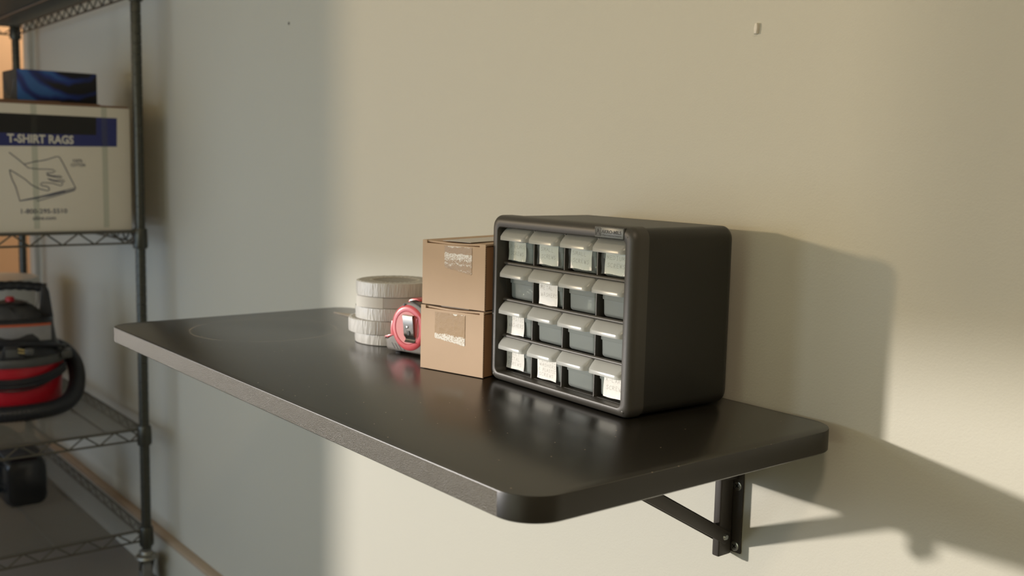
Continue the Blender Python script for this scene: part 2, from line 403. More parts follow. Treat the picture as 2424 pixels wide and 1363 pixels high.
# front wall with a wide opening behind the photographer, at the rack end of the room
WX0, WX1, WZ0, WZ1, BL0, BL1 = -3.37, -1.22, -.60, 1.25, .385, .425
fw = MB()
VX0, VX1, VZ0, VZ1 = -.55, .60, -.45, 1.05
fw.box((X0, Y0 - .12, -FLOOR), (WX0, Y0, Z1)); fw.box((WX1, Y0 - .12, -FLOOR), (VX0, Y0, Z1)); fw.box((VX1, Y0 - .12, -FLOOR), (X1 + .12, Y0, Z1))
fw.box((VX0, Y0 - .12, -FLOOR), (VX1, Y0, VZ0)); fw.box((VX0, Y0 - .12, VZ1), (VX1, Y0, Z1))
fw.box((WX0, Y0 - .12, WZ1), (WX1, Y0, Z1)); fw.box((WX0, Y0 - .12, -FLOOR), (WX1, Y0, WZ0))
struct(fw.out('wall_front', 'wall'))
# unseen sheer cloth added over the opening to dim the sun higher up
def sheer(fac, tint):
    m, nt, b = new_mat('added_blind_cloth')
    out = nt.nodes['Material Output']
    tr = nt.nodes.new('ShaderNodeBsdfTransparent'); tr.inputs['Color'].default_value = (1, .91, .76, 1)
    tl = nt.nodes.new('ShaderNodeBsdfTranslucent'); tl.inputs['Color'].default_value = (*tint, 1)
    mx = nt.nodes.new('ShaderNodeMixShader'); mx.inputs[0].default_value = fac
    nt.links.new(tl.outputs[0], mx.inputs[1]); nt.links.new(tr.outputs[0], mx.inputs[2]); nt.links.new(mx.outputs[0], out.inputs['Surface'])
    return m
M['sheer'] = sheer(.54, (.58, .45, .22))
M['cloth'] = sheer(.0, (.68, .65, .51))
wf = MB()
for lo, hi in (((WX0, Y0 - .1, WZ0), (WX0 + .03, Y0 - .02, WZ1)), ((WX1 - .04, Y0 - .1, WZ0), (WX1, Y0 - .02, WZ1)),
               ((WX0, Y0 - .1, WZ1 - .04), (WX1, Y0 - .02, WZ1)), ((WX0, Y0 - .1, WZ0), (WX1, Y0 - .02, WZ0 + .03))):
    wf.box(lo, hi)
win = struct(wf.out('window_1', 'wood'))
bl = MB().prism([(WX0 + .03, BL0), (WX1 - .04, BL1), (WX1 - .04, WZ1 - .04), (WX0 + .03, WZ1 - .04)], Y0 - .062, Y0 - .060, axis='y')
bl.out('added_blind', 'sheer', win)
MB().box((-2.10, Y0 - .052, .44), (WX1 - .04, Y0 - .050, WZ1 - .04)).out('added_blind', 'sheer', win)  # second layer added to dim the sun further right
wf = MB()  # unseen window added for soft fill towards the right
for lo, hi in (((VX0, Y0 - .1, VZ0), (VX0 + .03, Y0 - .02, VZ1)), ((VX1 - .03, Y0 - .1, VZ0), (VX1, Y0 - .02, VZ1)),
               ((VX0, Y0 - .1, VZ1 - .03), (VX1, Y0 - .02, VZ1)), ((VX0, Y0 - .1, VZ0), (VX1, Y0 - .02, VZ0 + .03))):
    wf.box(lo, hi)
win2 = struct(wf.out('added_fill_window', 'wood'))
MB().box((VX0 + .03, Y0 - .062, VZ0 + .03), (VX1 - .03, Y0 - .060, VZ1 - .03)).out('added_blind', 'cloth', win2)  # tinted cloth added to warm and spread the fill
# raised lower wall with its bare wooden ledge, corner board
struct(MB().box((X0 + .001, .434, -FLOOR), (X1 - .001, WALL_Y + .001, -.762)).out('baseboard_back', 'wall'))
struct(MB().box((X0 + .001, .432, -.762), (X1 - .001, WALL_Y + .001, -.750), bev=.002).out('trim_1', 'ledge'))
struct(MB().box((X0 - .014, WALL_Y - .018, -.75), (X0 + .05, WALL_Y + .001, Z1 - .001), bev=.003).out('trim_2', 'trimwhite'))

# ------------------------------------------------------------------ wall-mounted table
LX, DY, TT, CR = 1.0928, .4455, .0245, .040
tab = thing('wall_table', 'black laminate wall-mounted work table with rounded corners carrying the drawer cabinet', 'table', (0, 0, 0))
def table_mesh():
    mb = MB(); cr2 = .028
    pts = []
    def arc(cx, cy, r, a0, a1, n=14): return [(cx + r * math.cos(math.radians(a0 + (a1 - a0) * k / n)), cy + r * math.sin(math.radians(a0 + (a1 - a0) * k / n))) for k in range(n + 1)]
    pts += arc(-CR, CR, CR, 270, 360) + arc(-CR, DY - CR, CR, 0, 90) + arc(-LX + CR, DY - CR, CR, 90, 180) + arc(-LX + CR, CR, CR, 180, 270)
    def inset(d):
        o = []
        for x, y in pts:
            cx = min(max(x, -LX + CR), -CR); cy = min(max(y, CR), DY - CR)
            v = Vector((x - cx, y - cy)); v = v * ((v.length - d) / v.length); o.append((cx + v.x, cy + v.y))
        return o
    e = .0012
    rg = [[(x, y, -TT) for x, y in inset(e)], [(x, y, -TT + e) for x, y in inset(0)], [(x, y, -e) for x, y in inset(0)], [(x, y, -e * .3) for x, y in inset(e * .3)], [(x, y, 0) for x, y in inset(e)]]
    mb.rings(rg, 0, True, True, True)
    mb.bm.faces.ensure_lookup_table()
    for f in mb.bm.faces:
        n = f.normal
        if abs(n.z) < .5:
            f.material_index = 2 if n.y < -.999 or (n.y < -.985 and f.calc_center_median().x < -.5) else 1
    return mb
table_mesh().out('tabletop', ['laminate', 'lamedge', 'lamrough'], tab, ang=30)

# folding bracket
BX = -.158
brk = thing('mounting_bracket', 'black folding steel bracket screwed to the wall under the table', 'bracket', (BX, WALL_Y, -.19))
mb = MB(); H0, H1 = .0, .163
hat = [(-.019, -.0002), (-.019, -.003), (-.006, -.003), (-.006, -.024), (.006, -.024), (.006, -.003), (.019, -.003), (.019, -.0002)]
leg = bmesh.new()
mb.box((-.019, -.003, H0), (.019, -.0002, H1), bev=.0008)
mb.box((-.0055, -.026, H0 - .003), (.0055, -.003, H1), bev=.002, seg=3)
mb.out('wall_leg', 'blackmetal', brk)
for z in (.084, .008):
    m2 = MB(); c = Vector((.0105, -.003, z))
    m2.lathe([(0, .0007), (.0045, .0007), (.0058, .0004), (.0062, 0)], M4=Matrix.Translation(c) @ Matrix.Rotation(PI / 2, 4, 'X'))
    for a in (0.6, 0.6 + PI / 2):
        d = Vector((math.cos(a), 0, math.sin(a))) * .0026; q = Vector((-d.z, 0, d.x)) * .22
        m2.box((-.0030, -.0010, -.0006), (.0030, -.0004, .0006), 1, M4=Matrix.Translation(c) @ Matrix.Rotation(a, 4, 'Y'))
    m2.out('screw', ['zinc', 'darkslot'], brk)
# brace: channel from a rivet low on the leg, outward and up under the top
A = Vector((0, -.018, .022)); B = Vector((0, -.255, .022 + .237 * .575)); ax = (B - A).normalized(); nrm = Vector((1, 0, 0)).cross(ax).normalized()
R4 = Matrix((( 1, ax.x, nrm.x, A.x), (0, ax.y, nrm.y, A.y), (0, ax.z, nrm.z, A.z), (0, 0, 0, 1))); Ln = (B - A).length
if nrm.z < 0: R4 = Matrix(((1, ax.x, -nrm.x, A.x), (0, ax.y, -nrm.y, A.y), (0, ax.z, -nrm.z, A.z), (0, 0, 0, 1)))
mb = MB()
mb.box((.0065, -.006, -.008), (.0083, Ln, .008), bev=.0006, M4=R4)
mb.box((-.0083, -.006, -.008), (-.0065, Ln, .008), bev=.0006, M4=R4)
mb.box((-.0083, .03, .0062), (.0083, Ln, .008), bev=.0006, M4=R4)
br = mb.out('brace', 'blackmetal', brk)
MB().cyl(A + Vector((.0083, 0, 0)), A + Vector((.0105, 0, 0)), .0042, 14, r2=.003).out('rivet', 'zinc', br)
# horizontal arm under the top, deeper towards the wall
mb = MB()
zt = .19 - TT - .0005
for s in (-1, 1):
    x = s * .011
    mb.prism([(-.004, zt), (-.004, zt - .072), (-.10, zt - .060), (-.22, zt - .042), (-.36, zt - .020), (-.36, zt)], x - .0009, x + .0009, axis='x')
mb.box((-.019, -.36, zt - .002), (.019, -.004, zt))
mb.out('support_arm', 'blackmetal', brk)
mb = MB(); mb.prism([(-.235, zt - .055), (-.245, zt - .062), (-.262, zt - .050), (-.262, zt - .032), (-.235, zt - .034)], -.004, .004, axis='x', bev=.001)
mb.out('release_lever', 'blackmetal', brk)

# ------------------------------------------------------------------ drawer cabinet
CW, CH, CD, TH = .267, .2115, .161, -.0371
U_ = Vector((math.cos(TH), math.sin(TH), 0)); V_ = Vector((-math.sin(TH), math.cos(TH), 0))
corner = Vector((-.1478, .2564, 0)) + V_ * .006          # front right foot of the cabinet
cab_base = corner - U_ * (CW / 2) + V_ * 0
cab = thing('drawer_cabinet', 'black plastic small-parts cabinet with sixteen milky drawers on the table', 'cabinet', cab_base, TH)
CZ = .0005
def ring3(w, h, r, y, cz): return [(x, y, z) for x, z in rrect(w, h, r, 7, 0, cz)]
zc = CZ + CH / 2
OW, OH, OCX, OCZ = .238, .185, 0.0, CZ + .104
# case
mb = MB(); ins = .0016
rg = [ring3(CW - 2 * ins, CH - 2 * ins, .0125, .0225, zc)]
rg.append(ring3(CW - 2 * ins, CH - 2 * ins, .0125, CD - .012, zc))
for k in range(1, 7):
    a = PI / 2 * k / 6; d = ins + .012 * (1 - math.cos(a)) * .8
    rg.append(ring3(CW - 2 * d, CH - 2 * d, .0125, CD - .012 + .012 * math.sin(a), zc))
mb.rings(rg, 0, True, False, True)
mb.out('case', 'casebl', cab)
# bezel
mb = MB(); RB = .010
rg = [ring3(CW - .004, CH - .004, .0125, .0235, zc), ring3(CW, CH, .014, .0220, zc), ring3(CW, CH, .014, RB, zc)]
for k in range(1, 8):
    a = PI / 2 * k / 7; d = RB * (1 - math.cos(a)) * .82
    rg.append(ring3(CW - 2 * d, CH - 2 * d, .014 - d * .5, RB - RB * math.sin(a), zc))
def oring(d, y): return [(x, y, z) for x, z in rrect(OW + 2 * d, OH + 2 * d, .006 + d, 7, OCX, OCZ)]
rg.append(oring(.0012, 0)); rg.append(oring(.0004, .0004)); rg.append(oring(0, .0016)); rg.append(oring(0, .016))
mb.rings(rg, 0, True)
bz = mb.out('front_bezel', 'bezel', cab, ang=45)
# divider grid
UX = [-.119, -.0595, 0, .0595, .119]
ZR = [CZ + .0115, CZ + .057, CZ + .1035, CZ + .150, CZ + .1965]
mb = MB()
for i in (1, 2, 3): mb.box((UX[i] - .0010, .013, ZR[0]), (UX[i] + .0010, .12, ZR[4]), bev=.0003, seg=1)
for i in (1, 2, 3):
    mb.tube([(UX[0], .0125, ZR[i] + .0005), (UX[4], .0125, ZR[i] + .0005)], .0022, 10)
    mb.box((UX[0], .0125, ZR[i] - .0012), (UX[4], .12, ZR[i] + .0004))
mb.box((UX[0], .12, ZR[0]), (UX[4], .122, ZR[4]))
mb.box((UX[0], .0155, ZR[0] - .0010), (UX[4], .12, ZR[0] + .0002)); mb.box((UX[0], .0155, ZR[4] - .0002), (UX[4], .12, ZR[4] + .001))
mb.box((UX[0] - .001, .0155, ZR[0]), (UX[0] + .0002, .12, ZR[4])); mb.box((UX[4] - .0002, .0155, ZR[0]), (UX[4] + .001, .12, ZR[4]))
mb.out('divider_grid', 'grid', cab)
# maker's plate on the top bar
px0, px1, pz0, pz1 = .0695, .1165, CZ + .1974, CZ + .2087
mb = MB()
mb.box((px0, -.0012, pz0), (px1, .006, pz1), bev=.0006)
mb.box((px0 - .0008, -.0004, pz0 - .0004), (px1 + .0008, .004, pz1 + .0008), 1, bev=.0003)
RT = Matrix(((1, 0, 0, 0), (0, 0, -1, 0), (0, 1, 0, 0), (0, 0, 0, 1)))    # text XY -> XZ facing -y
def at(x, y, z): return Matrix.Translation((x, y, z)) @ RT
text_into(mb, 'AKRO-MILS', w=.0325, h=.0040, mat=1, M4=at(px0 + .0115, -.0012, pz0 + .0046), bold=.02)
text_into(mb, 'A Myers Industries Company', w=.0325, h=.0021, mat=1, M4=at(px0 + .0115, -.0012, pz0 + .0016))
# square maker's emblem: framed block of slanted strokes
ex, ez, es = px0 + .0015, pz0 + .0017, .0085
for a, b in (((0, 0), (1, 0)), ((1, 0), (1, 1)), ((1, 1), (0, 1)), ((0, 1), (0, 0)), ((.15, .1), (.38, .9)), ((.38, .9), (.5, .45)), ((.5, .45), (.62, .9)), ((.62, .9), (.85, .1)), ((.28, .4), (.72, .4)), ((.1, .22), (.9, .22))):
    d = Vector((b[0] - a[0], b[1] - a[1])).normalized(); w = .0004
    q = [(ex + a[0] * es - d.y * w, ez + a[1] * es + d.x * w), (ex + a[0] * es + d.y * w, ez + a[1] * es - d.x * w), (ex + b[0] * es + d.y * w, ez + b[1] * es - d.x * w), (ex + b[0] * es - d.y * w, ez + b[1] * es + d.x * w)]
    mb.prism(q, -.00145, -.0012, 1, axis='y')
mb.out('name_plate', ['plate', 'platetext'], cab)
for sx in (-1, 1):
    for sz in (0, 1):
        mb = MB(); mb.lathe([(0, .0006), (.0012, .0003), (.0020, -.0001)], n=14, M4=Matrix.Translation((sx * (OW / 2 + .0035), -.0004 + .0008, OCZ + (OH / 2 + .0035) * (1 if sz else -1))) @ Matrix.Rotation(PI / 2, 4, 'X'))
        mb.out('corner_pin', 'grid', cab)

# drawers (all children of the cabinet): body, pull, paper labels with the owner's hand writing
def drawer_body(clear):
    mb = MB()
    w, d0, d1, h = .0525, .0165, .112, .0400
    def pl(dw, z, e=0): return [(x, y, z) for x, y in rrect(w - 2 * dw, (d1 - d0) - 2 * dw, .006 - dw * .5, 5, 0, (d0 + d1) / 2)]
    t = .0011
    rg = [pl(.0055, .0), pl(.0032, .0006), pl(.0016, .0022), pl(.0012, .004), pl(.0007, .0200), pl(-.0004, .0204), pl(-.0006, .0212), pl(-.0004, h), pl(t - .0004, h), pl(t, .0205), pl(t + .0012, .004), pl(t + .005, t)]
    mb.rings(rg, 0, True, True, True)
    return mb
def drawer_pull():
    mb = MB(); w, yb = .0555, .0160
    rg = []
    def U(yf, z, ww=w, r=.0065):
        hw = ww / 2; pts = [(-hw, yb, z)]
        rr = min(r, max(.0005, (yb - yf) * .95))
        for k in range(7):
            a = PI + PI / 2 * k / 6; pts.append((-hw + rr + rr * math.cos(a), yf + rr + rr * math.sin(a), z))
        for k in range(7):
            a = 1.5 * PI + PI / 2 * k / 6; pts.append((hw - rr + rr * math.cos(a), yf + rr + rr * math.sin(a), z))
        pts.append((hw, yb, z)); return pts
    top, lip = .0438, .0338
    rg.append(U(yb - .0012, top + .0002, r=.0015))
    for k in range(0, 13):
        t = k / 12
        yf = .0140 - .0148 * t; z = top - (top - lip) * t ** 1.55
        rg.append(U(yf, z, r=.0015 + .0065 * t))
    rg.append(U(-.0012, lip - .0009, r=.008)); rg.append(U(-.0014, lip - .0050, r=.008))
    mb.rings(rg, 0, False, solid=.0011)
    return mb
body0 = None
LABELS = {  # (row from top, column): (lines, left, width, height, z of lower edge in the drawer, text size)
 (0, 0): (['X-X-LARGE', 'SCREWS'], -.0258, .036, .0235, .0030),
 (0, 1): (['SMALL', 'SCREWS'], -.0215, .037, .0245, .0035),
 (0, 2): (['SMALL', 'SCREWS'], -.0215, .038, .0250, .0040),
 (0, 3): (['MEDIUM', 'SCREWS'], -.0190, .038, .0250, .0035),
 (1, 1): (['METAL', 'WASHERS'], -.0205, .036, .0275, .0010),
 (2, 0): (['PLASTIC', 'WASHERS'], -.0258, .036, .0270, .0015),
 (3, 0): (['SHEET', 'METAL', 'SCREWS'], -.0258, .037, .0260, .0030),
 (3, 1): (['PLASTIC', 'WASHERS', '& PLASTIC', 'SCREWS'], -.0210, .037, .0290, .0010),
 (3, 3): (['X-LARGE', 'SCREWS'], -.0150, .040, .0260, .0020),
}
bodyA = bodyB = pull0 = None
for r in range(4):
    for c in range(4):
        clear = r == 0 or (r, c) in ((1, 1), (2, 0), (3, 3))
        src = bodyB if clear else bodyA
        cx = (UX[c] + UX[c + 1]) / 2; z0 = ZR[3 - r] + .0018
        push = random.uniform(0, .0014)
        if src is None:
            o = drawer_body(clear).out('drawer', 'polyclear' if clear else 'polybody', cab)
            if clear: bodyB = o
            else: bodyA = o
        else:
            o = src.copy(); COL.objects.link(o); o.parent = cab
        o.location = (cx, push, z0)
        if pull0 is None: pull0 = drawer_pull().out('drawer_pull', 'polypull', o)
        else:
            p_ = pull0.copy(); COL.objects.link(p_); p_.parent = o
        if (r, c) in LABELS:
            lines, lx, lw, lh, lz = LABELS[(r, c)]
            rnd = random.Random(r * 7 + c); mb = MB(); yl = .0163
            # paper, slightly curled, then clear tape over it, then the writing
            def paper_y(u, v): return yl - .0003 - .00054 * (abs(u - .5) * 2) ** 3 - .0008 * max(0, 1 - v) ** 3
            def ink_y(x, z): return paper_y((x - lx) / lw, (z - lz) / lh) - .00021
            nx, nz = 10, 8; g = []
            for j in range(nz + 1):
                row = []
                for i in range(nx + 1):
                    u, v = i / nx, j / nz
                    yy = paper_y(u, v)
                    row.append((lx + lw * u + .0006 * math.sin(v * 5 + c), yy, lz + lh * v + .0004 * math.sin(u * 7 + r)))
                g.append(row)
            mb.rings(g, 0, False, solid=.00015)
            nl = len(lines); th = min(.0052, lh / (nl + .9) * .72); pitch = lh * (.30 if nl == 2 else .25 if nl == 3 else .225)
            top = min(lz + lh - .0055, .0225)
            if nl == 2: th = .0046; pitch = .0085
            for i, ln in enumerate(lines):
                ww = lw * min(.92, .115 * len(ln) + .10)
                if nl == 4: th = .0037; pitch = .0058; top = .0245
                if nl == 3: th = .0042; pitch = .0066; top = .0232
                hand_into(mb, ln, lx + lw * .07 + (0 if i % 2 == 0 else .001), top - th * .6 - i * pitch, ww, th, ink_y, 1, rnd, .00017)
            mb.out('paper_label', ['paper', 'pencil'], o)
            # the tape that holds the label: a lumpy clear film wider than the paper
            mb = MB(); g = []
            for j in range(9):
                g.append([(-.0245 + .0485 * i / 14, yl - .0016 - .0006 * math.sin(i * 1.3 + j * .9 + c) - (.0004 if i in (0, 14) else 0), lz - .0008 + (lh + .001) * j / 8 + .0005 * math.sin(i * 1.9 + r)) for i in range(15)])
            if r == 0:
                mb.rings(g, 0, False, solid=.0001); mb.out('clear_tape', 'film', o)

# what shows through some of the drawers
def to_world(x, y, z): return cab_base + U_ * x + V_ * y + Vector((0, 0, z))
def pile(row, col, n, kind, label, cat, seed):
    rnd = random.Random(seed); mb = MB(); cx = (UX[col] + UX[col + 1]) / 2; z0 = ZR[3 - row] + .0018
    for i in range(n):
        p = Vector((rnd.uniform(-.018, .018), rnd.uniform(.036, .085) if kind == 'screw' else rnd.uniform(.0235, .045), rnd.uniform(.0052, .0135)))
        if kind == 'screw':
            d = Vector((rnd.uniform(-1, 1), rnd.uniform(-1, 1), rnd.uniform(-.25, .25))).normalized(); L = rnd.uniform(.008, .014)
            mb.cyl(p - d * L * .5, p + d * L * .5, .0017, 8); mb.cyl(p + d * L * .5, p + d * (L * .5 + .0018), .0036, 10)
        elif kind == 'round':
            mb.sphere(p, .0036, 0, (1, 1, .8), 10, 8)
        elif kind == 'nylon':
            mb.box(p - Vector((.004, .003, .003)), p + Vector((.004, .003, .005)), bev=.0008)
    o = mb.out({'screw': 'loose_screws', 'round': 'domed_fasteners', 'nylon': 'nylon_spacers'}[kind], 'steelbit' if kind != 'nylon' else 'whitebit')
    o.location = cab_base + Vector((0, 0, z0)) + U_ * cx; o.rotation_euler = (0, 0, TH)
    tag(o, label, cat, None, 'stuff')
pile(0, 0, 26, 'screw', 'loose bright screws inside the drawer marked X-X-LARGE SCREWS', 'screws', 1)
pile(0, 1, 34, 'screw', 'loose bright screws inside the top row drawer second from its left end', 'screws', 2)
pile(0, 2, 34, 'screw', 'loose bright screws inside the top row drawer third from its left end', 'screws', 3)
pile(0, 3, 30, 'screw', 'loose bright screws inside the drawer marked MEDIUM SCREWS', 'screws', 4)
pile(3, 3, 26, 'screw', 'loose bright screws inside the bottom row drawer marked X-LARGE SCREWS', 'screws', 5)
pile(1, 0, 12, 'round', 'shiny domed fasteners inside the unmarked drawer left of the METAL WASHERS drawer', 'fasteners', 6)
pile(1, 2, 5, 'nylon', 'white nylon pieces inside the unmarked drawer right of the METAL WASHERS drawer', 'spacers', 8)

# ------------------------------------------------------------------ cardboard cartons
def carton(name, label, loc, rz, slot, tape_key, tx0, tx1, tz0, tz1, slant):
    W, D, H = .1086, .158, .0868
    t = thing(name, label, 'box', loc, rz, 'cardboard boxes beside the cabinet')
    mb = MB()
    # side, back and bottom panels (recessed from the front sheet), dark core paints the slot's shade
    mb.box((.0030, .0022, .0008), (W - .0030, D, H - .0034), 1, bev=.001)
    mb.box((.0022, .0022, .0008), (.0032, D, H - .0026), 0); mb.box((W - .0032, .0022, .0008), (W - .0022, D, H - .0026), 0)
    # front sheet: full width with two ears up to the lid; the slot between them is open
    e0, e1 = slot
    P = [(0, .0005), (W, .0005), (W, H - .0006), (W - e1, H - .0006), (W - e1, H - .0046), (e0, H - .0046), (e0, H - .0006), (0, H - .0006)]
    mb.prism(P, 0, .0021, 2, axis='y', bev=.0005, seg=2)
    # corrugated cut edge of the front sheet on its right and left ends
    for k in range(36):
        z = .002 + k * (H - .005) / 36
        mb.box((W - .0004, .0004, z), (W + .0004, .0017, z + .0012), 1)
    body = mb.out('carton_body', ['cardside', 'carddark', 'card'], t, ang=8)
    # lid with a slightly bowed front edge
    mb = MB(); g = []
    for j in range(5):
        y = .0012 + (D - .0012) * j / 4
        row = []
        for i in range(13):
            u = i / 12; lift = .0016 * math.sin(u * PI) * (1 - j / 4) ** 2 * -1
            row.append((.0008 + (W - .0016) * u, y + .0012 * math.sin(u * 9) * (1 if j == 0 else 0), H - .0006 + lift))
        g.append(row)
    mb.rings(g, 0, False, solid=.0021)
    lid = mb.out('lid', ['card'], t)
    mb = MB(); mb.box((W * .30, .004, H - .0004), (W * .74, D - .01, H + .00025), bev=.0001, seg=1)
    mb.out('lid_tape', 'tapetop', t)
    # tape patch on the front
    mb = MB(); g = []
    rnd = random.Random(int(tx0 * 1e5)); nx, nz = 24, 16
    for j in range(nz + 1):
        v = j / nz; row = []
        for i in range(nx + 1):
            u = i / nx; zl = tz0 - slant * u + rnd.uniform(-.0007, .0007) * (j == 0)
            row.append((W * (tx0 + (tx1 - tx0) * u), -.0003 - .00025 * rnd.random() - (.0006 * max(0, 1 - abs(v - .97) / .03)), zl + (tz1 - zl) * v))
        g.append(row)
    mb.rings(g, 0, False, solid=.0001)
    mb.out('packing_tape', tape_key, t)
    return t
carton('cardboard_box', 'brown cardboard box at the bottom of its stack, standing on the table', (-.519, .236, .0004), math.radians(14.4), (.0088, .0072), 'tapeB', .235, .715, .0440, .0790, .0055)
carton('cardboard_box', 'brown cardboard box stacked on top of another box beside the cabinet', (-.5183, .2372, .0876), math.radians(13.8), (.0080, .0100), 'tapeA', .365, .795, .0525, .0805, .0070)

# ------------------------------------------------------------------ tape rolls
RC = Vector((-.725, .322, 0))
specs = [  # z0, height, dx, dy, wrapped, radius
 (.0003, .0158, .0, .0, True, .0595), (.0164, .0208, -.0075, -.006, True, .0605), (.0375, .0188, .0005, .001, True, .0600),
 (.0566, .0165, .001, .0015, False, .0585), (.0734, .0212, .0012, .001, True, .0590)]
rl = ['off-white plastic-wrapped roll of tape at the very bottom of the stack', 'off-white plastic-wrapped roll of tape sticking out to the left of its stack',
      'off-white plastic-wrapped roll of tape in the middle of the stack', 'smooth grey unwrapped roll of tape with its loose end peeling', 'off-white plastic-wrapped roll of tape on top of the stack']
for i, (z, h, dx, dy, wr, R) in enumerate(specs):
    t = thing('tape_roll', rl[i], 'tape', RC + Vector((dx, dy, z)), .7 * i, 'stacked rolls of tape')
    ri = .036
    e = .0012
    MB().lathe([(ri, 0), (R - e, 0), (R, e), (R, h - e), (R - e, h), (ri, h), (ri, 0)], n=72).out('tape_ring', 'rollpaper' if wr else 'rollgrey', t)
    MB().lathe([(ri - .0022, .0002), (ri, .0002), (ri, h - .0002), (ri - .0022, h - .0002), (ri - .0022, .0002)], n=48).out('core', 'rollcore', t)
    if wr:
        mb = MB(); rg = []; rnd = random.Random(i); n = 120
        for (rr, zz, am) in ((R * .8, -.0000, 0), (R + .0002, .0006, .0002), (R + .0006, h * .3, .0004), (R + .0006, h * .7, .0004), (R + .0003, h - .0004, .0003), (R - .004, h + .0004, .0004), (ri + .006, h + .0005, .0004), (ri - .002, h - .0005, .0006), (ri - .014, h - .002, .0003), (.004, h - .0022, 0)):
            rg.append([((rr + am * math.sin(k * 2.4 + 3 * math.sin(k * .37 + i)) * .6) * math.cos(2 * PI * k / n), (rr + am * math.sin(k * 2.4 + 3 * math.sin(k * .37 + i)) * .6) * math.sin(2 * PI * k / n), max(0.0, zz + (am * .5 * math.sin(k * 1.7 + i) if zz > h * .5 else 0))) for k in range(n)])
        # outer band keeps the wrinkled wrap opaque, the flat top is film over the hole
        mb.rings(rg[:6], 0, True); mb.rings(rg[5:], 1, True, False, True)
        mb.out('plastic_wrap', ['rollwrap', 'film_top'], t, ang=60)
    else:
        mb = MB(); g = []
        a0 = math.radians(264) - .7 * i
        for k in range(13):
            a = a0 + .80 * k / 12; rr = R + .0004 + .0062 * (1 - k / 12) ** 1.8
            g.append([(rr * math.cos(a), rr * math.sin(a), .0004), (rr * math.cos(a), rr * math.sin(a), h - .0004)])
        mb.rings(g, 0, False, solid=.0003)
        mb.out('loose_end', 'rollpaper', t)
# strip of tape lying behind the stack
tag(MB().prism([(-.055, -.012), (.03, -.014), (.06, -.004), (.058, .004), (-.01, .012)], 0, .0006).out('tape_scrap', 'scrap', None, (-.975, .395, .0003)), 'torn flat scrap of pale tape lying on the table behind the rolls', 'tape')

# ------------------------------------------------------------------ tape measure
tm = thing('tape_measure', 'red and grey tape measure standing upright between the boxes and rolls', 'tape measure', (-.6435, .2625, .0004), math.radians(12.5))
prof = [(-.003, .003), (-.006, .006), (-.006, .0185), (.003, .024), (.0045, .034), (.0068, .046), (.0125, .058), (.021, .0685), (.031, .0745), (.043, .0775), (.056, .0765), (.067, .072), (.0765, .063), (.082, .052), (.085, .038), (.085, .012), (.082, .006), (.070, .003)]
MB().prism(prof, .0, .046, axis='y', bev=.004, seg=3).out('housing', 'tm_grey', tm, ang=50)
fc = Vector((.0405, 0, .0395))
FR = Matrix.Translation(fc) @ Matrix.Rotation(PI / 2, 4, 'X')
MB().lathe([(.0, .0020), (.0238, .0020), (.0241, .0014), (.0245, .0025), (.0285, .0026), (.0312, .0018), (.0330, .0002), (.0334, -.004)], n=64, M4=FR).out('face_ring', 'tm_red', tm)
MB().lathe([(0, .0024), (.0230, .0023), (.0237, .0016)], n=48, M4=FR).out('face_disc', 'tm_pink', tm)
# red shell along the left edge and the lug with its screw
mb = MB(); mb.prism([(.0046, .026), (.0040, .034), (.0062, .0465), (.011, .0465), (.0092, .034), (.012, .026)], -.0006, .0466, axis='y', bev=.0005)
mb.prism([(-.0075, .0185), (-.0078, .0225), (.004, .0262), (.013, .0282), (.0135, .0262), (.003, .0225)], -.0008, .006, axis='y', bev=.0008)
mb.out('red_shell', 'tm_red', tm)
for x, z, r in ((-.0050, .0206, .0013), (.0325, .0722, .0021)):
    MB().lathe([(0, .0006), (r, .0004), (r * 1.05, -.0002)], n=14, M4=Matrix.Translation((x, -.0009, z)) @ Matrix.Rotation(PI / 2, 4, 'X')).out('screw', 'tm_black', tm)
mb = MB()
for k in range(4):
    x = .046 + k * .0062
    mb.box((-.0075, -.0002, -.00045), (.0075, .0464, .00045), 0, M4=Matrix.Translation((x + .004, 0, .0765 - k * .0021)) @ Matrix.Rotation(.28, 4, 'Y'))
mb.out('grip_ribs', 'tm_black', tm)
mb = MB()
for k in range(4):
    x = .010 + k * .0066
    mb.box((-.0050, -.00025, -.0005), (.0050, .0464, .0005), 0, M4=Matrix.Translation((x, 0, .0105 - k * .0004)) @ Matrix.Rotation(.85, 4, 'Y'))
mb.out('grip_ribs', 'tm_black', tm)
MB().prism([(.026, .0725), (.028, .0775), (.034, .0805), (.044, .0815), (.049, .0795), (.050, .0775), (.036, .0755)], .012, .034, axis='y', bev=.0015).out('lock_button', 'tm_red', tm)
MB().box((.004, .010, -.0002), (.014, .034, .0035), bev=.001).out('foot_hook', 'tm_black', tm)
# belt clip: bent spring steel with a keyhole, standing off the face
mb = MB(); yc = -.0052; x0, x1 = .0350, .0545; g = []
for k, (y, z) in enumerate(((-.0024, .0585), (-.0068, .0590), (-.0078, .0570), (-.0070, .044), (-.0064, .034), (-.0058, .029), (-.0030, .0255), (-.0024, .0235), (-.0032, .0215), (-.0050, .0200))):
    sh = -.0012 * k * .0; wv = .0019 * math.sin(k / 9 * PI) if 2 < k < 8 else 0
    g.append([(x0 + wv * .5 + (x1 - x0) * i / 6 + .0022 * (k / 9), y, z) for i in range(7)])
mb.rings(g, 0, False, solid=.0009)
clip = mb.out('belt_clip', 'chrome', tm)
mb = MB()
mb.prism([(.0425 + .0026 * math.cos(a) * (.7 if math.sin(a) > 0 else 1), .0455 + .0068 * math.sin(a)) for a in [2 * PI * k / 20 for k in range(20)]], -.0069, -.0064, axis='y')
mb.prism([(.0470 + .0026 * math.cos(a), .0335 + .0032 * math.sin(a)) for a in [2 * PI * k / 16 for k in range(16)]], -.0074, -.0066, axis='y')
